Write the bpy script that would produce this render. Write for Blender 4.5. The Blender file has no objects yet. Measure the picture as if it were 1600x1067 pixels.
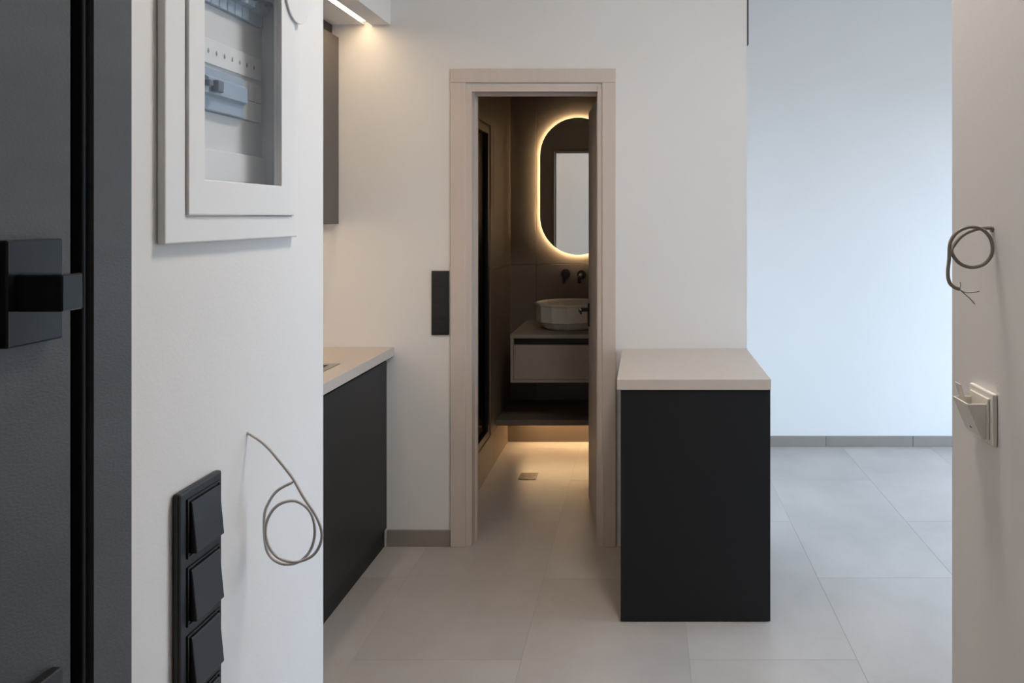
import bpy, bmesh, math, random
from mathutils import Vector, Matrix

random.seed(7)
S = bpy.context.scene
COL = S.collection

# ------------------------------------------------------------------ camera
F_PX = 1155.0                       # focal length in pixels of a 1600 px wide frame
VPX, VPY = 1005.0, 338.0            # where the view axis meets the picture
CAM_H = 1.467
cd = bpy.data.cameras.new('camera'); cam = bpy.data.objects.new('camera', cd); COL.objects.link(cam)
cam.location = (0, 0, CAM_H); cam.rotation_euler = (math.pi/2, 0, 0)
cd.sensor_width = 36.0; cd.lens = F_PX*36/1600
cd.shift_x = -(VPX-800)/1600; cd.shift_y = -(533.5-VPY)/1600
cd.clip_start = 0.02
S.camera = cam

# ------------------------------------------------------------------ sky and exposure
w = bpy.data.worlds.new('sky'); S.world = w; w.use_nodes = True
bgn = w.node_tree.nodes['Background']
bgn.inputs[1].default_value = 9.6
_nt = w.node_tree; _tc = _nt.nodes.new('ShaderNodeTexCoord'); _sp = _nt.nodes.new('ShaderNodeSeparateXYZ'); _cr = _nt.nodes.new('ShaderNodeValToRGB')
_nt.links.new(_tc.outputs['Generated'], _sp.inputs[0]); _nt.links.new(_sp.outputs['Z'], _cr.inputs[0]); _nt.links.new(_cr.outputs[0], bgn.inputs[0])
_cr.color_ramp.elements[0].position = 0.0; _cr.color_ramp.elements[0].color = (0.26, 0.28, 0.30, 1)      # ground below the horizon
_cr.color_ramp.elements[1].position = 0.03; _cr.color_ramp.elements[1].color = (0.61, 0.785, 1.0, 1)     # pale overcast sky
S.view_settings.view_transform = 'Standard'; S.view_settings.look = 'None'
S.view_settings.gamma = 1.0; S.view_settings.use_curve_mapping = False
S.view_settings.exposure = 0.0

def portal(name, loc, rot, sx, sy):
    l = bpy.data.lights.new(name, 'AREA'); l.shape = 'RECTANGLE'; l.size = sx; l.size_y = sy
    l.cycles.is_portal = True
    o = bpy.data.objects.new(name, l); o.location = loc; o.rotation_euler = rot; COL.objects.link(o)
# bedroom window opening in the right wall
WX, WY0, WY1, WZ0, WZ1 = 3.20, 1.95, 4.35, 0.08, 2.40
portal('window_portal', (WX+0.11, (WY0+WY1)/2, (WZ0+WZ1)/2), (0, math.pi/2, 0), WZ1-WZ0, WY1-WY0)

LED_KITCHEN, LED_CABINET, LED_MIRROR, LED_SHELF, LED_FILL = 27.0, 25.0, 64.0, 54.0, 68.0
WARM = (1.0, 0.66, 0.36)

# ------------------------------------------------------------------ materials
def mat(name, col, rough=0.5, metal=0.0, var=0.0, scale=6.0, bump=0.0, bscale=60.0, spec=0.5, stretch=(1,1,1), rnd=0.0, detail=6.0):
    m = bpy.data.materials.new(name); m.use_nodes = True
    nt = m.node_tree; b = nt.nodes['Principled BSDF']
    b.inputs['Base Color'].default_value = (*col, 1); b.inputs['Roughness'].default_value = rough
    b.inputs['Metallic'].default_value = metal; b.inputs['Specular IOR Level'].default_value = spec
    if var or bump:
        tc = nt.nodes.new('ShaderNodeNewGeometry'); mp = nt.nodes.new('ShaderNodeMapping')
        mp.inputs['Scale'].default_value = stretch
        nt.links.new(tc.outputs['Position'], mp.inputs['Vector'])
    if var:
        n = nt.nodes.new('ShaderNodeTexNoise'); n.inputs['Scale'].default_value = scale
        n.inputs['Detail'].default_value = detail; n.inputs['Roughness'].default_value = 0.6
        vec = mp.outputs['Vector']
        fac = n.outputs['Fac']
        r = nt.nodes.new('ShaderNodeMapRange')
        r.inputs[1].default_value = 0.3; r.inputs[2].default_value = 0.7
        r.inputs[3].default_value = 1-var; r.inputs[4].default_value = 1+var
        if rnd:
            oi = nt.nodes.new('ShaderNodeObjectInfo')
            ad = nt.nodes.new('ShaderNodeVectorMath'); ad.operation = 'ADD'
            cm = nt.nodes.new('ShaderNodeVectorMath'); cm.operation = 'SCALE'; cm.inputs['Scale'].default_value = 23.0
            cb = nt.nodes.new('ShaderNodeCombineXYZ')
            for k in range(3): nt.links.new(oi.outputs['Random'], cb.inputs[k])
            nt.links.new(cb.outputs[0], cm.inputs[0]); nt.links.new(vec, ad.inputs[0]); nt.links.new(cm.outputs[0], ad.inputs[1])
            vec = ad.outputs[0]
        nt.links.new(vec, n.inputs['Vector']); nt.links.new(fac, r.inputs[0])
        val = r.outputs[0]
        if rnd:
            rr = nt.nodes.new('ShaderNodeMapRange'); rr.inputs[3].default_value = 1-rnd; rr.inputs[4].default_value = 1+rnd
            nt.links.new(oi.outputs['Random'], rr.inputs[0])
            mu = nt.nodes.new('ShaderNodeMath'); mu.operation = 'MULTIPLY'
            nt.links.new(val, mu.inputs[0]); nt.links.new(rr.outputs[0], mu.inputs[1]); val = mu.outputs[0]
        sc = nt.nodes.new('ShaderNodeVectorMath'); sc.operation = 'SCALE'; sc.inputs[0].default_value = col
        nt.links.new(val, sc.inputs['Scale']); nt.links.new(sc.outputs[0], b.inputs['Base Color'])
    if bump:
        n2 = nt.nodes.new('ShaderNodeTexNoise'); n2.inputs['Scale'].default_value = bscale; n2.inputs['Detail'].default_value = 4
        bp = nt.nodes.new('ShaderNodeBump'); bp.inputs['Strength'].default_value = bump; bp.inputs['Distance'].default_value = 0.002
        nt.links.new(mp.outputs['Vector'], n2.inputs['Vector']); nt.links.new(n2.outputs['Fac'], bp.inputs['Height'])
        nt.links.new(bp.outputs[0], b.inputs['Normal'])
    return m

def emit(name, col, s):
    m = bpy.data.materials.new(name); m.use_nodes = True; nt = m.node_tree
    b = nt.nodes['Principled BSDF']; b.inputs['Base Color'].default_value = (0.9, 0.88, 0.82, 1)
    b.inputs['Emission Color'].default_value = (*col, 1); b.inputs['Emission Strength'].default_value = s
    return m

def glass(name, tint=(1, 1, 1), refl=0.08, rough=0.02):
    m = bpy.data.materials.new(name); m.use_nodes = True; nt = m.node_tree
    nt.nodes.remove(nt.nodes['Principled BSDF'])
    t = nt.nodes.new('ShaderNodeBsdfTransparent'); t.inputs[0].default_value = (*tint, 1)
    g = nt.nodes.new('ShaderNodeBsdfGlossy'); g.inputs['Roughness'].default_value = rough
    mx = nt.nodes.new('ShaderNodeMixShader'); mx.inputs[0].default_value = refl
    nt.links.new(t.outputs[0], mx.inputs[1]); nt.links.new(g.outputs[0], mx.inputs[2])
    nt.links.new(mx.outputs[0], nt.nodes['Material Output'].inputs['Surface'])
    return m

M = dict(
    wall=mat('white_plaster', (0.77, 0.755, 0.74), 0.75, var=0.012, scale=2.5, bump=0.10, bscale=220),
    ceil=mat('ceiling_paint', (0.82, 0.81, 0.80), 0.8, var=0.01, bump=0.05, bscale=200),
    tile=mat('floor_tile', (0.45, 0.413, 0.383), 0.32, var=0.12, scale=2.6, bump=0.05, bscale=90, rnd=0.035, stretch=(1.0, 0.8, 1)),
    grout=mat('grout', (0.37, 0.34, 0.315), 0.85, var=0.05),
    btile=mat('wall_tile', (0.19, 0.152, 0.12), 0.42, var=0.10, scale=2.0, bump=0.05, bscale=80, rnd=0.03),
    base=mat('skirting_tile', (0.27, 0.24, 0.212), 0.45, var=0.08, scale=5, rnd=0.03),
    casing=mat('beige_laminate', (0.60, 0.52, 0.465), 0.5, var=0.025, scale=8, stretch=(6, 6, 0.5)),
    leaf=mat('beige_door', (0.60, 0.52, 0.46), 0.5, var=0.03, scale=8, stretch=(6, 6, 0.5)),
    anth=mat('anthracite_laminate', (0.0085, 0.0088, 0.0098), 0.6, var=0.05, scale=30, spec=0.3),
    anth2=mat('anthracite_front', (0.020, 0.019, 0.019), 0.5, var=0.05, scale=30),
    upper=mat('taupe_front', (0.115, 0.098, 0.085), 0.5, var=0.04, scale=20),
    filler=mat('dark_taupe', (0.055, 0.048, 0.043), 0.55, var=0.03),
    plinth=mat('black_plinth', (0.008, 0.008, 0.008), 0.5, var=0.05),
    top=mat('beige_worktop', (0.56, 0.49, 0.43), 0.42, var=0.03, scale=40, bump=0.03, bscale=200),
    steel=mat('brushed_steel', (0.36, 0.34, 0.32), 0.32, 0.9, var=0.06, scale=40, stretch=(1, 12, 1)),
    black=mat('black_plastic', (0.007, 0.0073, 0.008), 0.38, var=0.05, scale=30),
    blackm=mat('black_metal', (0.010, 0.010, 0.011), 0.35, 0.2, var=0.05, scale=30),
    gloss=mat('gloss_black', (0.009, 0.010, 0.012), 0.14, var=0.03, scale=10, spec=0.32),
    door=mat('dark_grey_door', (0.056, 0.057, 0.061), 0.48, var=0.16, scale=6, bump=0.25, bscale=260, stretch=(1, 1, 2.2)),
    seal=mat('black_seal', (0.007, 0.007, 0.008), 0.5, var=0.05),
    white=mat('white_plastic', (0.78, 0.775, 0.765), 0.35, var=0.008),
    cover=mat('panel_cover', (0.70, 0.70, 0.69), 0.45, var=0.01),
    cream=mat('cream_plastic', (0.84, 0.81, 0.74), 0.35, var=0.015),
    blue=mat('breaker_blue_grey', (0.33, 0.41, 0.50), 0.4, var=0.05, scale=40),
    blued=mat('breaker_dark', (0.12, 0.14, 0.18), 0.4, var=0.05, scale=40),
    ink=mat('grey_print', (0.28, 0.29, 0.31), 0.6, var=0.02),
    cable=mat('grey_cable', (0.56, 0.53, 0.505), 0.5, var=0.06, scale=80),
    cabled=mat('taupe_cable', (0.27, 0.24, 0.21), 0.5, var=0.06, scale=80),
    copper=mat('thin_wire', (0.25, 0.20, 0.15), 0.45, var=0.05),
    vanity=mat('vanity_laminate', (0.40, 0.335, 0.285), 0.5, var=0.03, scale=20),
    vtop=mat('vanity_top', (0.33, 0.285, 0.24), 0.45, var=0.05, scale=12),
    ceramic=mat('ceramic', (0.74, 0.69, 0.60), 0.25, var=0.015),
    mirror=mat('mirror_silver', (0.86, 0.88, 0.88), 0.015, 1.0, var=0.002),
    drain=mat('drain_metal', (0.10, 0.085, 0.07), 0.35, 0.7, var=0.05, scale=40),
    dark=mat('dark_tile', (0.09, 0.078, 0.068), 0.45, var=0.08, scale=3),
    pane=glass('clear_pane', (0.975, 0.98, 0.985), 0.06),
    wpane=glass('window_pane', (0.95, 0.97, 0.98), 0.05),
    shower=glass('shower_glass', (0.34, 0.34, 0.34), 0.10),
    pvc=mat('window_frame_grey', (0.10, 0.10, 0.105), 0.4, var=0.02),
    led_k=emit('led_kitchen', (1.0, 0.74, 0.47), LED_KITCHEN),
    led_c=emit('led_cabinet', (1.0, 0.72, 0.44), LED_CABINET),
    led_m=emit('led_mirror', (1.0, 0.75, 0.45), LED_MIRROR),
    led_l=emit('led_fill', (1.0, 0.91, 0.83), LED_FILL),  # glow of the added fill lamp
    led_s=emit('led_shelf', (1.0, 0.66, 0.34), LED_SHELF),
)

# ------------------------------------------------------------------ mesh helpers
W = {}
def bx(bm, x0, x1, y0, y1, z0, z1, bev=0.0, seg=1):
    tmp = bmesh.new()
    bmesh.ops.create_cube(tmp, size=1.0)
    for v in tmp.verts:
        v.co = Vector(((x0+x1)/2+v.co.x*(x1-x0), (y0+y1)/2+v.co.y*(y1-y0), (z0+z1)/2+v.co.z*(z1-z0)))
    if bev:
        bmesh.ops.bevel(tmp, geom=list(tmp.edges), offset=bev, segments=seg, affect='EDGES', profile=0.5)
    merge(bm, tmp)
def merge(bm, tmp):
    me = bpy.data.meshes.new('tmp'); tmp.to_mesh(me); tmp.free(); bm.from_mesh(me); bpy.data.meshes.remove(me)
def B(x0, x1, y0, y1, z0, z1, bev=0.0, seg=1):
    bm = bmesh.new(); bx(bm, x0, x1, y0, y1, z0, z1, bev, seg); return bm
def prism(pts, axis, a0, a1, bev=0.0):
    """polygon pts (2-D) extruded along axis 'x','y' or 'z'"""
    bm = bmesh.new()
    def P(p, a):
        return {'x': (a, p[0], p[1]), 'y': (p[0], a, p[1]), 'z': (p[0], p[1], a)}[axis]
    lo = [bm.verts.new(P(p, a0)) for p in pts]; hi = [bm.verts.new(P(p, a1)) for p in pts]
    n = len(pts)
    bm.faces.new(lo); bm.faces.new(hi)
    for i in range(n): bm.faces.new((lo[i], lo[(i+1) % n], hi[(i+1) % n], hi[i]))
    bmesh.ops.recalc_face_normals(bm, faces=bm.faces)
    if bev: bmesh.ops.bevel(bm, geom=list(bm.edges), offset=bev, segments=2, affect='EDGES', profile=0.5)
    return bm
def frame_bm(axis, a0, a1, outer, inner, bev=0.0):
    """rectangular ring; outer/inner = (u0,u1,v0,v1); extruded along axis"""
    bm = bmesh.new()
    def ring(r, a):
        u0, u1, v0, v1 = r
        out = []
        for u, v in ((u0, v0), (u1, v0), (u1, v1), (u0, v1)):
            out.append(bm.verts.new({'x': (a, u, v), 'y': (u, a, v), 'z': (u, v, a)}[axis]))
        return out
    o0, o1, i0, i1 = ring(outer, a0), ring(outer, a1), ring(inner, a0), ring(inner, a1)
    for k in range(4):
        j = (k+1) % 4
        for q in ((o0[k], o0[j], o1[j], o1[k]), (i0[k], i0[j], i1[j], i1[k]), (o0[k], o0[j], i0[j], i0[k]), (o1[k], o1[j], i1[j], i1[k])):
            bm.faces.new(q)
    bmesh.ops.recalc_face_normals(bm, faces=bm.faces)
    if bev: bmesh.ops.bevel(bm, geom=list(bm.edges), offset=bev, segments=2, affect='EDGES', profile=0.5)
    return bm
def cyl(c, r, axis, a0, a1, n=24, bev=0.0, r2=None):
    bm = bmesh.new()
    r2 = r if r2 is None else r2
    def P(u, v, a): return {'x': (a, c[0]+u, c[1]+v), 'y': (c[0]+u, a, c[1]+v), 'z': (c[0]+u, c[1]+v, a)}[axis]
    lo = [bm.verts.new(P(r*math.cos(t), r*math.sin(t), a0)) for t in [2*math.pi*i/n for i in range(n)]]
    hi = [bm.verts.new(P(r2*math.cos(t), r2*math.sin(t), a1)) for t in [2*math.pi*i/n for i in range(n)]]
    bm.faces.new(lo); bm.faces.new(hi)
    for i in range(n): bm.faces.new((lo[i], lo[(i+1) % n], hi[(i+1) % n], hi[i]))
    bmesh.ops.recalc_face_normals(bm, faces=bm.faces)
    if bev:
        es = [e for e in bm.edges if len(e.link_faces) == 2 and any(len(f.verts) == n for f in e.link_faces)]
        bmesh.ops.bevel(bm, geom=es, offset=bev, segments=2, affect='EDGES', profile=0.5)
    return bm
def smooth_path(pts, per=8):
    P = [Vector(p) for p in pts]; out = []
    for i in range(len(P)-1):
        p0 = P[max(i-1, 0)]; p1 = P[i]; p2 = P[i+1]; p3 = P[min(i+2, len(P)-1)]
        for k in range(per):
            t = k/per
            out.append(0.5*((2*p1)+(p2-p0)*t+(2*p0-5*p1+4*p2-p3)*t*t+(3*p1-p0-3*p2+p3)*t**3))
    out.append(P[-1]); return out
def tube(path, r, n=8):
    bm = bmesh.new(); rings = []
    T = [(path[min(i+1, len(path)-1)]-path[max(i-1, 0)]).normalized() for i in range(len(path))]
    up = Vector((0, 0, 1)) if abs(T[0].z) < 0.9 else Vector((1, 0, 0))
    nrm = T[0].cross(up).normalized()
    for p, t in zip(path, T):
        nrm = (nrm-t*nrm.dot(t)).normalized(); b = t.cross(nrm)
        rings.append([bm.verts.new(p+r*(math.cos(a)*nrm+math.sin(a)*b)) for a in [2*math.pi*i/n for i in range(n)]])
    for a, b in zip(rings, rings[1:]):
        for i in range(n): bm.faces.new((a[i], a[(i+1) % n], b[(i+1) % n], b[i]))
    bm.faces.new(rings[0]); bm.faces.new(rings[-1])
    bmesh.ops.recalc_face_normals(bm, faces=bm.faces)
    return bm
def obj(name, bm, m, parent=None, origin=None, smooth=False):
    xs = [v.co.x for v in bm.verts]; ys = [v.co.y for v in bm.verts]; zs = [v.co.z for v in bm.verts]
    o0 = Vector(origin) if origin is not None else Vector(((min(xs)+max(xs))/2, (min(ys)+max(ys))/2, min(zs)))
    for v in bm.verts: v.co -= o0
    me = bpy.data.meshes.new(name)
    if smooth:
        for f in bm.faces: f.smooth = True
    bm.to_mesh(me); bm.free()
    me.materials.append(M[m])
    o = bpy.data.objects.new(name, me); COL.objects.link(o)
    o.location = o0-(W[parent] if parent else Vector((0, 0, 0)))
    W[o] = o0
    if parent: o.parent = parent
    return o
def tag(o, label, cat, group=None, kind=None):
    o['label'] = label; o['category'] = cat
    if group: o['group'] = group
    if kind: o['kind'] = kind
    return o
def thing(name, loc, label, cat, group=None, kind=None):
    o = bpy.data.objects.new(name, None); COL.objects.link(o); o.location = loc; o.empty_display_size = 0.1
    W[o] = Vector(loc); tag(o, label, cat, group, kind); return o
def struct(name, bm, m, label, cat):
    return tag(obj(name, bm, m), label, cat, kind='structure')
def dup(src, parent, world):
    c = src.copy(); COL.objects.link(c); c.parent = parent; c.location = Vector(world)-W[parent]; W[c] = Vector(world); return c

# ------------------------------------------------------------------ room dimensions
XL, XR = -0.50, 0.55          # hallway faces
YLE, YRE = 1.155, 1.318       # where they end
YB, TB = 3.29, 0.12           # wall with the bathroom door, its thickness
XC = 0.4615                   # its right hand corner
YF = 4.72                     # far wall of the bedroom
YBB = 4.90                    # back wall of the bathroom
XK = -1.71                    # wall behind the kitchen counter
XBL, XBR = -0.88, -0.06       # bathroom left / right faces
HC = 2.98
DX0, DX1, DH = -0.790, -0.175, 2.050   # rough opening of the bathroom door

# floor with single tiles
floor = struct('floor', B(-1.9, 3.75, -1.25, 5.05, -0.06, -0.0008), 'grout', 'large format warm grey stone look tiled floor', 'floor')
TX, TY = 0.556, 1.11
tile_me = None
cols = [-0.96+TX*k for k in range(-2, 9)]
for ci, x in enumerate(cols):
    off = 0.0 if ci % 2 else TX
    for r in range(-4, 4):
        y = 3.0+TY*r+off
        if y > 5.0 or y+TY < -1.2: continue
        x0, x1 = max(x, -1.88), min(x+TX, 3.72); y0, y1 = max(y, -1.2), min(y+TY, 5.03)
        if x1-x0 < 0.03 or y1-y0 < 0.03: continue
        full = abs(x1-x0-TX) < 1e-6 and abs(y1-y0-TY) < 1e-6
        if full and tile_me is not None:
            dup(tile_me, floor, ((x0+x1)/2, (y0+y1)/2, -0.0115))
        else:
            o = obj('tile', B(x0+.0006, x1-.0006, y0+.0006, y1-.0006, -0.0115, 0.0, 0.0004), 'tile', floor)
            if full: tile_me = o

def boxes(lst):
    bm = bmesh.new()
    for b in lst: bx(bm, *b)
    return bm

# walls ------------------------------------------------------------
EY0, EY1, EZ0, EZ1 = 0.785, 1.036, 1.462, 1.852     # recess of the electrical panel
DY0, DY1, DTOP = -0.36, 0.722, 2.16                 # entry door opening in the left wall
struct('wall_left', boxes([
    (XL-.14, XL, -1.2, DY0, 0, HC), (XL-.14, XL, DY0, DY1, DTOP, HC),
    (XL-.14, XL, DY1, EY0, 0, HC), (XL-.14, XL, EY1, YLE, 0, HC),
    (XL-.14, XL, EY0, EY1, 0, EZ0), (XL-.14, XL, EY0, EY1, EZ1, HC), (XL-.14, XL-.09, EY0, EY1, EZ0, EZ1)]),
    'wall', 'white plastered hallway wall around the dark entry door and fuse box', 'wall')
struct('wall_kitchen_near', B(XK, XL-.14, YLE-.10, YLE, 0, HC), 'wall', 'white wall closing the near end of the kitchen', 'wall')
struct('wall_kitchen', B(XK-.14, XK, YLE-.10, YB+TB, 0, HC), 'wall', 'white wall behind the kitchen counter', 'wall')
struct('wall_right', B(XR, XR+.14, -1.2, YRE, 0, HC, 0.002), 'wall', 'plain hallway wall with the card switch and cable loop', 'wall')
struct('wall_rear', B(XL-.14, XR+.14, -1.3, -1.2, 0, HC), 'wall', 'plain hallway end wall behind the camera', 'wall')
struct('wall_back', boxes([
    (XK, DX0, YB, YB+TB, 0, HC), (DX1, XC, YB, YB+TB, 0, HC), (DX0, DX1, YB, YB+TB, DH, HC)]),
    'wall', 'warm white wall around the bathroom doorway', 'wall')
struct('wall_bedroom_far', B(XC, WX, YF, YF+.12, 0, HC), 'wall', 'daylit pale blue white wall at the far end of the bedroom', 'wall')
struct('wall_bedroom_near', B(XR+.14, WX, YRE-.12, YRE, 0, HC), 'wall', 'white near wall of the bedroom', 'wall')
struct('wall_bedroom_right', boxes([
    (WX, WX+.15, YRE-.12, WY0, 0, HC), (WX, WX+.15, WY1, YF+.12, 0, HC),
    (WX, WX+.15, WY0, WY1, 0, WZ0), (WX, WX+.15, WY0, WY1, WZ1, HC)]), 'wall', 'bedroom wall with the large window', 'wall')
struct('ceiling', B(-1.9, 3.75, -1.3, 5.05, HC, HC+.08), 'ceil', 'flat white ceiling', 'ceiling')
struct('wall_bathroom_right', B(XBR, XC, YB+TB, 5.02, 0, HC), 'wall', 'wall between the bathroom and the bedroom', 'wall')

# bathroom walls with single tiles
wbb = struct('wall_bathroom_back', B(-1.9, XBR, YBB+.01, 5.02, 0, HC), 'grout', 'taupe tiled bathroom back wall behind the mirror', 'wall')
jz = [0.0, 0.039, 1.149, 2.259, HC]; jx = [-1.9, -1.818, -1.263, -0.708, -0.153, XBR]
for a, b in zip(jx, jx[1:]):
    for c, d in zip(jz, jz[1:]):
        obj('tile', B(a+.001, b-.001, YBB, YBB+.0099, c+.001, d-.001, 0.001), 'btile', wbb)
wbl = struct('wall_bathroom_left', boxes([(XBL-.10, XBL-.01, 4.27, YBB, 0.20, HC), (XBL-.10, XBL-.01, YB+TB, 4.27, 1.99, HC)]), 'grout', 'taupe tiled wall piece beside the shower screen', 'wall')
for a, b in ((4.27, 4.345), (4.345, YBB)):
    for c, d in ((0.20, 1.149), (1.149, 2.259), (2.259, HC)):
        obj('tile', B(XBL-.0099, XBL, a+.001, b-.001, c+.001, d-.001, 0.001), 'btile', wbl)
for a, b in ((YB+TB, 3.79), (3.79, 4.27)):
    for c, d in ((1.99, 2.259), (2.259, HC)):
        obj('tile', B(XBL-.0099, XBL, a+.001, b-.001, c+.001, d-.001, 0.001), 'btile', wbl)
struct('wall_shower', B(-1.88, -1.80, YB+TB, YBB, 0, HC), 'dark', 'dark tiled wall inside the shower', 'wall')
curb = struct('wall_shower_curb', B(XBL-.10, XBL-.01, YB+TB, YBB, 0, 0.20), 'grout', 'low tiled curb under the shower screen', 'curb')
for a, b in ((YB+TB, 4.345), (4.345, YBB)):
    obj('tile', B(XBL-.0099, XBL, a+.001, b-.001, 0.001, 0.199, 0.001), 'btile', curb)

# skirting tiles
def skirting(name, x0, x1, y, h, cuts, label, t=0.009):
    s = thing(name, ((x0+x1)/2, y, 0), label, 'baseboard', kind='structure')
    c = [x0]+[v for v in cuts if x0 < v < x1]+[x1]
    for a, b in zip(c, c[1:]):
        obj('tile', B(a+.001, b-.001, y-t, y-.0005, 0.0005, h, 0.0012), 'base', s)
skirting('baseboard_back', -1.1392, -0.857, YB, 0.074, [], 'taupe tile baseboard between kitchen cabinet and bathroom door')
skirting('baseboard_far', XC+.002, WX-.002, YF, 0.066, [1.165, 1.72, 2.28, 2.84, 3.4], 'grey tile baseboard along the bedroom wall')

# lowered ceiling over the kitchen with its led channel
SX, SZ = -1.125, 2.319
struct('ceiling_kitchen', boxes([
    (XK, -1.240, YLE, YB, SZ, HC), (-1.212, SX, YLE, YB, SZ, HC), (-1.240, -1.212, YLE, YB, SZ+.018, HC)]),
    'ceil', 'white lowered ceiling box over the kitchen counter', 'ceiling')
led = thing('led_strip', (-1.226, (YLE+YB)/2, SZ), 'warm led strip set in the white box over the kitchen', 'light')
obj('diffuser', B(-1.2385, -1.2135, YLE+.01, YB-.058, SZ+.002, SZ+.010, 0.001), 'led_k', led)
obj('channel', frame_bm('z', SZ+.0105, SZ+.0165, (-1.2395, -1.2125, YLE+.005, YB-.005), (-1.236, -1.216, YLE+.01, YB-.01)), 'white', led)

# fill lamp added on the ceiling, out of view, to brighten the left hallway wall
LMX, LMY = 0.32, 1.46
cl = thing('added_fill_lamp', (LMX, LMY, HC-.045), 'added round fill lamp on the ceiling between hallway and kitchen', 'lamp')
obj('housing', cyl((LMX, LMY), 0.205, 'z', HC-.030, HC-.0005, 40, 0.003), 'white', cl)
obj('diffuser', cyl((LMX, LMY), 0.19, 'z', HC-.036, HC-.0305, 40, 0.002), 'led_l', cl)

# bedroom window (out of the picture, lights the scene)
win = thing('window_1', (WX+.07, (WY0+WY1)/2, WZ0), 'tall grey framed bedroom window', 'window', kind='structure')
obj('window_frame', frame_bm('x', WX+.05, WX+.10, (WY0+.001, WY1-.001, WZ0+.001, WZ1-.001), (WY0+.05, WY1-.05, WZ0+.05, WZ1-.05), 0.003), 'pvc', win)
ym = (WY0+WY1)/2
obj('mullion', B(WX+.05, WX+.10, ym-.03, ym+.03, WZ0+.0505, WZ1-.0505, 0.003), 'pvc', win)
for a, b in ((WY0+.0505, ym-.0305), (ym+.0305, WY1-.0505)):
    obj('pane', B(WX+.072, WX+.078, a, b, WZ0+.0505, WZ1-.0505), 'wpane', win)

# ------------------------------------------------------------------ entry door (left)
d2 = thing('door_2', (XL, (DY0+DY1)/2, 0), 'dark grey entry door with black knob plate and lever', 'door', kind='structure')
FI = 0.6715                                             # inner edge of the frame
obj('frame', boxes([(XL-.13, XL+.001, FI, DY1-.001, 0.001, DTOP-.001), (XL-.13, XL+.006, DY0+.001, DY0+.06, 0.001, DTOP-.001), (XL-.13, XL+.006, DY0+.06, FI, DTOP-.06, DTOP-.001)]), 'door', d2)
obj('rebate', B(XL-.13, XL-.014, 0.647, FI-.0005, 0.001, DTOP-.061), 'seal', d2)
obj('seal', B(XL-.0139, XL-.004, 0.665, FI-.0005, 0.001, DTOP-.061, 0.001), 'seal', d2)
leaf2 = obj('door_leaf', B(XL-.08, XL, DY0+.064, 0.6465, 0.006, DTOP-.064, 0.0015), 'door', d2)
pl = obj('knob_plate', B(XL+.0003, XL+.012, 0.567, 0.622, 1.365, 1.4485, 0.0012), 'gloss', leaf2)
obj('knob', B(XL+.012, XL+.048, 0.575, 0.597, 1.3925, 1.4215, 0.0012), 'gloss', leaf2)
obj('lever_plate', B(XL+.0003, XL+.010, 0.556, 0.625, 0.93, 1.087, 0.0012), 'black', leaf2)
obj('lever', prism([(XL+.010, 0.985), (XL+.055, 0.985), (XL+.055, 1.008), (XL+.010, 1.008)], 'y', 0.585, 0.606, 0.001), 'black', leaf2)
obj('lever_grip', B(XL+.040, XL+.056, 0.45, 0.5845, 0.984, 1.009, 0.002), 'black', leaf2)

# ------------------------------------------------------------------ electrical panel
ep = thing('electrical_panel', (XL, 0.905, 1.438), 'white fuse box with clear window and rows of breakers', 'fuse box')
PX = XL+.009
obj('frame', frame_bm('x', XL+.0004, PX, (0.759, 1.052, 1.438, 1.876), (0.7935, 1.0365, 1.4675, 1.8465), 0.0018), 'white', ep)
pd = obj('door', frame_bm('x', PX-.008, PX+.003, (0.7942, 1.0358, 1.4682, 1.8458), (0.8237, 0.998, 1.508, 1.806), 0.0012), 'white', ep)
obj('pane', B(PX-.003, PX-.001, 0.8242, 0.9975, 1.5085, 1.8055), 'pane', pd)
obj('latch', cyl((1.040, 1.772), 0.034, 'x', PX+.0032, PX+.0062, 32, 0.001), 'white', pd)
CX = -0.532
obj('box', boxes([(CX-.05, CX-.045, EY0+.003, EY1-.003, EZ0+.003, EZ1-.003), (CX-.045, PX-.009, EY0+.001, EY0+.004, EZ0+.003, EZ1-.003),
                  (CX-.045, PX-.009, EY1-.005, EY1-.002, EZ0+.003, EZ1-.003), (CX-.045, PX-.009, EY0+.004, EY1-.005, EZ0+.001, EZ0+.004),
                  (CX-.045, PX-.009, EY0+.004, EY1-.005, EZ1-.004, EZ1-.001)]), 'cover', ep)
# inner cover plate with two device slots
ya, yb = EY0+.0045, EY1-.0055
obj('cover_plate', boxes([(CX-.004, CX, ya, yb, 1.549, 1.595), (CX-.004, CX, ya, yb, 1.648, 1.7265), (CX-.004, CX, ya, yb, 1.780, EZ1-.005),
                          (CX-.004, CX, ya, 0.8110, 1.595, 1.648), (CX-.004, CX, 1.0240, yb, 1.595, 1.648),
                          (CX-.004, CX, ya, 0.8110, 1.7265, 1.780), (CX-.004, CX, 1.0240, yb, 1.7265, 1.780)]), 'cover', ep)
obj('lower_strip', B(CX-.004, CX+.006, ya, yb, EZ0+.005, 1.5485, 0.001), 'white', ep)
obj('label_strip', B(CX+.0002, CX+.003, 0.8110, 1.0240, 1.6535, 1.684, 0.0006), 'white', ep)
for i in range(11):
    y = 0.8290+i*0.0175
    obj('mark', prism([(y-.0018, 1.668), (y, 1.6655), (y+.0018, 1.668), (y, 1.672)], 'x', CX+.0031, CX+.0035), 'ink', ep)
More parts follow.
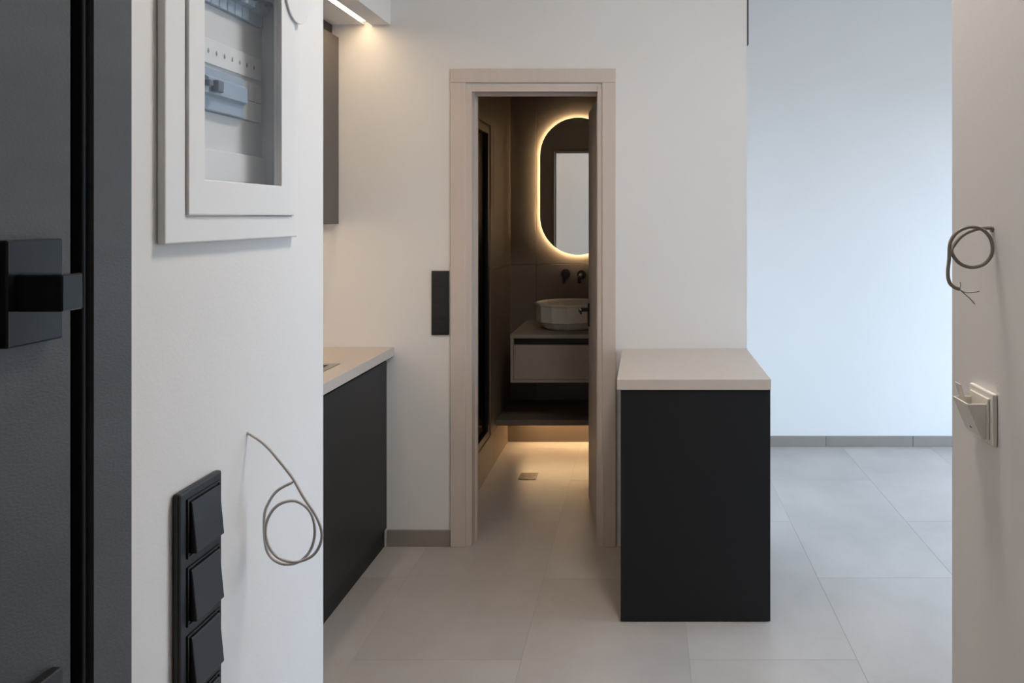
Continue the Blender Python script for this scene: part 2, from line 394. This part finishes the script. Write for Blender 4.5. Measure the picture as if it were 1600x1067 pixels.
def breaker(y0, wd, z0, z1, m='blue', toggle=True):
    b = obj('breaker', prism([(CX-.006, z0), (CX+.006, z0), (CX+.006, z0+(z1-z0)*.30), (CX+.014, z0+(z1-z0)*.36), (CX+.014, z0+(z1-z0)*.66), (CX+.006, z0+(z1-z0)*.72), (CX+.006, z1), (CX-.006, z1)],
                        'y', y0+.0004, y0+wd-.0004, 0.0006), m, ep)
    if toggle:
        obj('toggle', B(CX+.0142, CX+.022, y0+wd*.25, y0+wd*.75, z0+(z1-z0)*.50, z0+(z1-z0)*.64, 0.001), 'blued', b)
    return b
for i in range(12): breaker(0.8120+i*0.0176, 0.0176, 1.727, 1.779)
for i in range(4): breaker(0.8120+i*0.0176, 0.0176, 1.596, 1.647)
rcd = obj('residual_current_breaker', prism([(CX-.006, 1.596), (CX+.008, 1.596), (CX+.008, 1.612), (CX+.013, 1.615), (CX+.013, 1.634), (CX+.008, 1.637), (CX+.008, 1.647), (CX-.006, 1.647)], 'y', 0.8828, 0.9705, 0.0006), 'blue', ep)
obj('toggle', B(CX+.0132, CX+.022, 0.8870, 0.9000, 1.617, 1.631, 0.001), 'blued', rcd)
obj('test_button', cyl((0.9070, 1.622), 0.0035, 'x', CX+.0132, CX+.016, 16), 'white', rcd)
for i in range(3):
    y = 0.9710+i*0.0176
    bl = obj('blank', B(CX-.004, CX+.004, y+.0004, y+.0172, 1.596, 1.647, 0.0006), 'white', ep)
    obj('groove', B(CX+.0041, CX+.0045, y+.0015, y+.016, 1.6215, 1.6225), 'ink', bl)

# ------------------------------------------------------------------ black switch column on left wall
def rocker_left(par, zc):
    # rocker with its lower end standing proud
    x = XL+.0092
    k = obj('rocker', prism([(x, zc-.028), (x+.0085, zc-.028), (x+.003, zc+.028), (x, zc+.028)], 'y', 0.799, 0.852, 0.0012), 'black', par)
    return k
sw = thing('light_switch', (XL, 0.826, 0.876), 'black four gang rocker switch column below the fuse box', 'switch')
obj('frame_plate', B(XL+.0004, XL+.009, 0.783, 0.862, 0.876, 1.172, 0.0025, 2), 'black', sw)
for i in range(4):
    obj('insert', frame_bm('x', XL+.0091, XL+.0105, (0.795, 0.856, 1.130-i*.0735-.032, 1.130-i*.0735+.032), (0.797, 0.854, 1.130-i*.0735-.030, 1.130-i*.0735+.030)), 'black', sw)
    rocker_left(sw, 1.130-i*0.0735)

# ------------------------------------------------------------------ loose cable on left wall
def px(u, v, y): return Vector(((u-VPX)*y/F_PX, y, CAM_H-(v-VPY)*y/F_PX))
def loop(cx, cy, rx, ry, a0, turns, y0, y1, n=28, wob=2.0, drift=0.0):
    out = []
    N = int(n*abs(turns))
    for i in range(N+1):
        t = i/N; a = a0+2*math.pi*turns*t
        q = drift*(0.5-t)
        out.append(px(cx+q+(rx+q+wob*math.sin(1.7*a))*math.cos(a), cy+(ry-q+wob*math.cos(1.3*a))*math.sin(a), y0+(y1-y0)*t))
    return out
p = [Vector((XL-.004, 0.934, 1.1960)), px(412, 693, .934), px(438, 722, .933), px(458, 748, .932), px(474, 776, .931)]
lp = loop(455, 833, 42, 48, -0.80, 1.62, .930, .940, 28, 2.5, 7.0)
tail = [px(413, 808, .939), px(420, 785, .939), px(434, 766, .938), px(456, 754, .938)]
cab = thing('cable', (XL, .934, 1.196), 'thin grey cable coiled in a loop on left wall beside black switches', 'cable')
obj('wire', tube(smooth_path(p+lp[1::3]+tail, 6), 0.0019, 8), 'cable', cab, smooth=True)
obj('bare_end', tube([px(456, 754, .938), px(459, 752.5, .938)], 0.0011, 6), 'copper', cab)

# ------------------------------------------------------------------ right wall: cable and card switch
c2 = thing('cable', (XR, 1.163, 1.447), 'dark cable loop with bare wires high on right wall', 'cable')
p = [Vector((XR+.004, 1.163, 1.447)), px(1544, 356, 1.160), px(1526, 358, 1.158), px(1505, 367, 1.156), px(1490, 384, 1.155)]
lp = loop(1518, 386, 33, 32, math.pi*0.98, -1.02, 1.152, 1.146, 30, 1.0)
tail = [px(1483, 405, 1.145), px(1481, 425, 1.145), px(1483, 440, 1.145), px(1490, 448, 1.145), px(1499, 452, 1.146)]
obj('sheath', tube(smooth_path(p+lp[1::3]+tail, 6), 0.0029, 8), 'cabled', c2, smooth=True)
for pts in ([(1499, 452), (1508, 460), (1516, 467), (1523, 475)], [(1499, 452), (1508, 457), (1520, 457), (1530, 455)], [(1499, 452), (1501, 446), (1500, 441)]):
    obj('bare_wire', tube(smooth_path([px(u, v, 1.146+0.002*i) for i, (u, v) in enumerate(pts)], 5), 0.0008, 6), 'copper', c2, smooth=True)
obj('wall_plug', cyl((1.163, 1.447), 0.005, 'x', XR-.003, XR-.0003, 16), 'cabled', c2)

cs = thing('card_switch', (XR, 1.186, 1.105), 'cream key card switch on right wall below the cable loop', 'switch')
obj('wall_plate', B(XR-.008, XR-.0004, 1.146, 1.229, 1.108, 1.191, 0.002, 2), 'cream', cs)
obj('inner_plate', B(XR-.0115, XR-.0082, 1.155, 1.220, 1.117, 1.182, 0.0012), 'cream', cs)
# pocket: wedge that leans away from the wall towards its open top
hx = XR-.0118
pk = bmesh.new()
for (a, b) in ((1.160, 1.163), (1.212, 1.215)):
    merge(pk, prism([(hx, 1.120), (hx-.008, 1.120), (hx-.030, 1.172), (hx, 1.172)], 'y', a, b))
merge(pk, prism([(hx-.008, 1.120), (hx-.030, 1.172), (hx-.027, 1.172), (hx-.005, 1.120)], 'y', 1.163, 1.212))
merge(pk, prism([(hx, 1.117), (hx-.008, 1.117), (hx-.008, 1.120), (hx, 1.120)], 'y', 1.160, 1.215))
obj('card_pocket', pk, 'cream', cs)
obj('card', prism([(hx-.0085, 1.125), (hx-.0275, 1.196), (hx-.0265, 1.1965), (hx-.0072, 1.125)], 'y', 1.190, 1.2105), 'cream', cs)
obj('marker', B(hx-.0128, hx-.0106, 1.184, 1.190, 1.128, 1.131), 'ink', cs)

# ------------------------------------------------------------------ kitchen
WT = 0.886
units = [(1.16, 1.92), (1.922, 2.638), (2.640, 3.286)]
ulab = ['dark handleless kitchen base cabinet at the near end of the counter', 'dark handleless kitchen base cabinet under the sink', 'dark handleless kitchen base cabinet against the back wall']
for (a, b), lb in zip(units, ulab):
    u = thing('base_cabinet', (-1.42, (a+b)/2, 0), lb, 'cabinet', 'kitchen base cabinets')
    obj('body', boxes([(XK+.002, -1.160, a+.001, b-.001, 0.085, 0.103), (XK+.002, XK+.02, a+.001, b-.001, 0.103, WT-.041), (XK+.02, -1.160, a+.001, a+.018, 0.103, WT-.20), (XK+.02, -1.160, b-.018, b-.001, 0.103, WT-.20)]), 'anth2', u)
    obj('door', B(-1.159, -1.140, a+.001, b-.001, 0.082, WT-.062, 0.001), 'anth2', u)
    obj('handle_channel', B(-1.172, -1.1605, a+.001, b-.001, WT-.061, WT-.0415), 'plinth', u)
    obj('plinth', B(-1.164, -1.150, a, b, 0.0005, 0.0815), 'plinth', u)
SKX0, SKX1, SKY0, SKY1 = -1.62, -1.205, 2.30, 2.895
wt = thing('worktop', (-1.41, 2.22, WT-.04), 'long beige kitchen worktop with sink cut out', 'worktop')
obj('slab', frame_bm('z', WT-.04, WT, (XK+.001, -1.110, 1.158, YB-.001), (SKX0, SKX1, SKY0, SKY1), 0.0012), 'top', wt)
sk = thing('sink', (-1.41, 2.6, WT-.19), 'stainless steel sink set in beige worktop', 'sink')
obj('rim', frame_bm('z', WT+.0003, WT+.003, (SKX0-.012, SKX1+.012, SKY0-.012, SKY1+.012), (SKX0+.018, SKX1-.018, SKY0+.018, SKY1-.018), 0.0008), 'steel', sk)
obj('bowl', boxes([(SKX0+.016, SKX0+.018, SKY0+.016, SKY1-.016, WT-.18, WT), (SKX1-.018, SKX1-.016, SKY0+.016, SKY1-.016, WT-.18, WT),
                   (SKX0+.018, SKX1-.018, SKY0+.016, SKY0+.018, WT-.18, WT), (SKX0+.018, SKX1-.018, SKY1-.018, SKY1-.016, WT-.18, WT),
                   (SKX0+.016, SKX1-.016, SKY0+.016, SKY1-.016, WT-.182, WT-.18)]), 'steel', sk)
obj('drain', cyl((-1.41, 2.6), 0.045, 'z', WT-.1798, WT-.177, 24), 'steel', sk)
UX = -1.353
ub = [(1.16, 1.868), (1.870, 2.578), (2.580, 3.286)]
ulab = ['taupe upper kitchen cabinet at the near end', 'taupe upper kitchen cabinet in the middle of the row', 'taupe upper kitchen cabinet against the back wall']
for (a, b), lb in zip(ub, ulab):
    u = thing('upper_cabinet', (-1.53, (a+b)/2, 1.433), lb, 'cabinet', 'upper kitchen cabinets')
    obj('body', B(XK+.001, UX-.0195, a+.001, b-.001, 1.436, 2.262, 0.001), 'upper', u)
    obj('door', B(UX-.019, UX, a+.0015, b-.0015, 1.433, 2.262, 0.001), 'upper', u)
    obj('top_filler', B(XK+.001, UX-.030, a+.001, b-.001, 2.2625, SZ-.001), 'filler', u)
lc = thing('under_cabinet_light', (-1.55, 2.2, 1.428), 'warm led bar under the taupe upper cabinets', 'light')
obj('diffuser', B(-1.556, -1.544, 1.22, 3.26, 1.4275, 1.4305), 'led_c', lc)
obj('channel', B(-1.560, -1.540, 1.21, 3.27, 1.4308, 1.4355), 'white', lc)

# switch column on the back wall
s2 = thing('light_switch', (-0.9, YB, 0.94), 'black four gang switch strip left of the bathroom door', 'switch')
obj('frame_plate', B(-0.940, -0.863, YB-.009, YB-.0004, 0.940, 1.225, 0.002, 2), 'black', s2)
for i in range(4):
    zc = 1.189-i*0.071
    obj('rocker', prism([(YB-.0092, zc-.029), (YB-.0125, zc-.029), (YB-.0105, zc+.029), (YB-.0092, zc+.029)], 'x', -0.931, -0.872, 0.0008), 'black', s2)

# island
IX0, IX1, IYF, IH = -0.0815, 0.4600, 2.672, 0.879
isl = thing('island_cabinet', (0.19, 2.98, 0), 'anthracite breakfast counter cabinet standing on tiled floor beside the bathroom door', 'cabinet')
obj('end_panel', B(IX0, IX1, IYF, IYF+.019, 0.004, IH-.038, 0.001), 'anth', isl)
obj('side_panel', B(IX0+.001, IX0+.02, IYF+.0195, YB-.002, 0.004, IH-.038, 0.001), 'anth', isl)
obj('side_panel', B(IX1-.02, IX1-.001, IYF+.0195, YB-.002, 0.004, IH-.038, 0.001), 'anth', isl)
obj('plinth', B(IX0+.0215, IX1-.0215, IYF+.021, YB-.004, 0.0005, 0.06), 'plinth', isl)
obj('shelf', B(IX0+.0215, IX1-.0215, IYF+.021, YB-.004, 0.42, 0.438), 'anth', isl)
it = thing('island_worktop', (0.19, 2.98, IH-.037), 'short beige worktop on the anthracite breakfast counter', 'worktop')
obj('slab', B(IX0-.013, IX1+.001, IYF-.006, YB-.001, IH-.0375, IH, 0.001), 'top', it)
obj('edge_band', B(IX0-.013, IX1+.001, IYF-.0072, IYF-.0062, IH-.0365, IH-.001), 'top', it)

# slim black profile at the top of the wall corner
prf = thing('wall_profile', (XC+.008, YB+.05, 2.24), 'thin black vertical metal profile high on the wall corner', 'profile')
obj('bar', B(XC+.0005, XC+.012, YB+.03, YB+.07, 2.245, HC-.002, 0.001), 'blackm', prf)
obj('end_cap', B(XC+.0005, XC+.0125, YB+.0295, YB+.0705, 2.2395, 2.2448, 0.001), 'blackm', prf)

# ------------------------------------------------------------------ bathroom door
d1 = thing('door_1', ((DX0+DX1)/2, YB, 0), 'beige bathroom door standing open inside its beige frame', 'door', kind='structure')
CO0, CO1, COT = -0.855, -0.1215, 2.122
CI0, CI1, CIT = -0.788, -0.182, 2.060
YC = YB-.014
obj('casing', B(CO0, CI0, YC, YB-.0003, 0.0005, CIT, 0.002, 2), 'casing', d1)
obj('casing', B(CI1, CO1, YC, YB-.0003, 0.0005, CIT, 0.002, 2), 'casing', d1)
obj('casing', B(CO0, CO1, YC, YB-.0003, CIT+.0005, COT, 0.002, 2), 'casing', d1)
JI0, JI1, JIT = -0.762, -0.203, 2.022
obj('jamb', boxes([(DX0+.0005, JI0, YB-.004, YB+TB+.004, 0.0005, DH-.0005), (JI0-.0015, JI0+.010, YB+.055, YB+.075, 0.0005, JIT)]), 'casing', d1)
obj('jamb', boxes([(JI1, DX1-.0005, YB-.004, YB+TB+.004, 0.0005, DH-.0005), (JI1-.008, JI1+.0015, YB+.055, YB+.075, 0.0005, JIT)]), 'casing', d1)
obj('jamb_head', boxes([(JI0+.0005, JI1-.0005, YB-.004, YB+TB+.004, JIT, DH-.0005), (JI0+.0105, JI1-.0085, YB+.055, YB+.075, JIT-.010, JIT+.0015)]), 'casing', d1)
LEN = 0.44
lf = obj('door_leaf', B(0, 0.040, 0, LEN, 0.008, 2.008, 0.0015), 'leaf', d1, origin=(0, 0, 0))
lf.location = Vector((-0.2115, YB+TB+.012, 0))-W[d1]; lf.rotation_euler.z = math.radians(9.6)
W[lf] = Vector((0, 0, 0))
hd = obj('handle_plate', B(-.008, -.0004, LEN-.060, LEN-.018, 0.90, 1.02, 0.0015), 'black', lf)
obj('handle_neck', cyl((LEN-.038, 0.985), 0.010, 'x', -.045, -.0084, 16), 'black', lf)
obj('handle_lever', B(-.056, -.0455, LEN-.135, LEN-.026, 0.975, 0.995, 0.002), 'black', lf)
for z in (0.25, 1.75):
    obj('hinge', cyl((0.006, -0.006), 0.005, 'z', z, z+.09, 12), 'steel', lf)

# ------------------------------------------------------------------ bathroom
# vanity
VX0, VX1, VYF, VT, VB = -0.772, -0.085, 4.30, 0.780, 0.500
vn = thing('vanity_cabinet', ((VX0+VX1)/2, 4.6, VB), 'floating taupe vanity with one drawer under the round basin', 'cabinet')
obj('carcass', frame_bm('y', VYF, YBB-.001, (VX0, VX1, VB, VT-.022), (VX0+.016, VX1-.016, VB+.016, VT-.0235), 0.0008), 'vanity', vn)
dr = obj('drawer_front', B(VX0+.018, VX1-.018, VYF+.004, VYF+.022, VB+.018, VT-.062, 0.001), 'vanity', vn)
obj('grip_rail', B(VX0+.018, VX1-.018, VYF+.030, VYF+.036, VT-.061, VT-.024), 'plinth', vn)
obj('back_panel', B(VX0+.0165, VX1-.0165, VYF+.30, VYF+.31, VB+.0165, VT-.024), 'vanity', vn)
obj('top', B(VX0-.001, VX1+.001, VYF-.004, YBB-.001, VT-.0215, VT, 0.001), 'vtop', vn)

# basin: faceted bowl
bs = thing('wash_basin', (-0.452, 4.56, VT), 'cream faceted ceramic vessel basin on the vanity top', 'basin')
def basin():
    bm = bmesh.new(); n = 14; c = Vector((-0.452, 4.56, VT+.0005))
    prof = [(0.150, 0.0), (0.172, 0.012), (0.196, 0.045), (0.206, 0.050), (0.208, 0.142), (0.214, 0.150), (0.214, 0.160), (0.206, 0.161), (0.196, 0.150), (0.180, 0.06), (0.120, 0.022), (0.03, 0.018)]
    rings = []
    for r, z in prof:
        rings.append([bm.verts.new(c+Vector((r*math.cos(2*math.pi*(i+.5)/n), r*0.92*math.sin(2*math.pi*(i+.5)/n), z))) for i in range(n)])
    for a, b in zip(rings, rings[1:]):
        for i in range(n): bm.faces.new((a[i], a[(i+1) % n], b[(i+1) % n], b[i]))
    bm.faces.new(rings[0]); bm.faces.new(rings[-1])
    bmesh.ops.recalc_face_normals(bm, faces=bm.faces)
    return bm
obj('bowl', basin(), 'ceramic', bs)
obj('drain', cyl((-0.452, 4.56), 0.022, 'z', VT+.0188, VT+.023, 20), 'black', bs)

# wall faucet: two round handles and a spout
fc = thing('wall_faucet', (-0.41, YBB, 1.05), 'black wall mounted faucet with round handle below the oval mirror', 'faucet')
for x in (-0.513, -0.305):
    obj('rosette', cyl((x, 1.088), 0.030, 'y', YBB-.012, YBB-.0004, 28, 0.001), 'black', fc)
    h = obj('handle', cyl((x, 1.088), 0.021, 'y', YBB-.052, YBB-.0124, 24, 0.001), 'black', fc)
    obj('lever', B(x-.016, x-.004, YBB-.050, YBB-.036, 1.028, 1.090, 0.002), 'black', h)
obj('rosette', cyl((-0.408, 1.082), 0.030, 'y', YBB-.012, YBB-.0004, 28, 0.001), 'black', fc)
obj('spout', tube(smooth_path([(-0.408, YBB-.0125, 1.082), (-0.408, YBB-.10, 1.083), (-0.408, YBB-.16, 1.080), (-0.408, YBB-.178, 1.066), (-0.408, YBB-.180, 1.040)], 6), 0.012, 14), 'black', fc, smooth=True)

# mirror with glowing rim
def stadium(cx, z0, z1, r, n=24):
    pts = []
    for i in range(n+1):
        a = math.pi*i/n; pts.append((cx+r*math.cos(a), z1-r+r*math.sin(a)))
    for i in range(n+1):
        a = math.pi+math.pi*i/n; pts.append((cx+r*math.cos(a), z0+r+r*math.sin(a)))
    return pts
MC, MZ0, MZ1, MR = -0.428, 1.212, 2.118, 0.252
mr = thing('mirror', (MC, YBB, MZ0), 'oval wall mirror with warm backlit rim above the basin', 'mirror')
obj('backplate', prism(stadium(MC, MZ0+.05, MZ1-.05, MR-.05), 'y', YBB-.022, YBB-.0006), 'white', mr)
rim = bmesh.new()
o, i_ = stadium(MC, MZ0+.006, MZ1-.006, MR-.006), stadium(MC, MZ0+.024, MZ1-.024, MR-.024)
n = len(o)
vs = [[rim.verts.new((p[0], y, p[1])) for p in q] for q in (o, i_) for y in (YBB-.0235, YBB-.0225)]
for k in range(n):
    j = (k+1) % n
    for a, b in ((0, 1), (2, 3), (0, 2), (1, 3)):
        rim.faces.new((vs[a][k], vs[a][j], vs[b][j], vs[b][k]))
bmesh.ops.remove_doubles(rim, verts=rim.verts, dist=1e-5); bmesh.ops.recalc_face_normals(rim, faces=rim.faces)
obj('light_rim', rim, 'led_m', mr)
obj('glass', prism(stadium(MC, MZ0, MZ1, MR), 'y', YBB-.029, YBB-.024), 'mirror', mr)

# low bench slab with hidden light
bench = thing('bench_shelf', ((XBL+XBR)/2, 4.6, 0), 'low taupe tiled ledge under the vanity lit from below', 'shelf')
obj('plinth', B(XBL+.001, XBR-.001, 4.805, YBB-.001, 0.0005, 0.215), 'btile', bench)
obj('slab', B(XBL+.001, XBR-.001, 4.42, YBB-.001, 0.2155, 0.250, 0.001), 'btile', bench)
ls = thing('ledge_light', ((XBL+XBR)/2, 4.76, 0.2), 'warm led strip tucked under the low bathroom ledge', 'light')
obj('diffuser', B(XBL+.10, XBR-.05, 4.765, 4.785, 0.205, 0.209), 'led_s', ls)
obj('channel', B(XBL+.095, XBR-.045, 4.762, 4.788, 0.2095, 0.215), 'white', ls)

# shower screen
SY0, SY1, SZ0, SZ1 = YB+TB+.02, 4.265, 0.2005, 1.985
ss = thing('shower_screen', (XBL-.03, (SY0+SY1)/2, SZ0), 'black framed dark glass shower screen left of the vanity', 'shower screen')
obj('frame', frame_bm('x', XBL-.045, XBL-.006, (SY0, SY1, SZ0, SZ1), (SY0+.04, SY1-.045, SZ0+.04, SZ1-.045), 0.001), 'blackm', ss)
obj('mullion', B(XBL-.040, XBL-.010, 3.86, 3.90, SZ0+.0405, SZ1-.0455), 'blackm', ss)
obj('pane', B(XBL-.028, XBL-.022, SY0+.0405, 3.8595, SZ0+.0405, SZ1-.0455), 'shower', ss)
obj('pane', B(XBL-.028, XBL-.022, 3.9005, SY1-.0455, SZ0+.0405, SZ1-.0455), 'shower', ss)

# floor drain
fd = thing('floor_drain', (-0.648, 4.17, 0), 'small square metal floor drain in bathroom tiles', 'drain')
obj('frame', frame_bm('z', 0.0003, 0.004, (-0.698, -0.598, 4.12, 4.22), (-0.69, -0.606, 4.128, 4.212), 0.0005), 'drain', fd)
for k in range(6):
    obj('slat', B(-0.6895, -0.6065, 4.130+k*.014, 4.138+k*.014, 0.0003, 0.003), 'drain', fd)
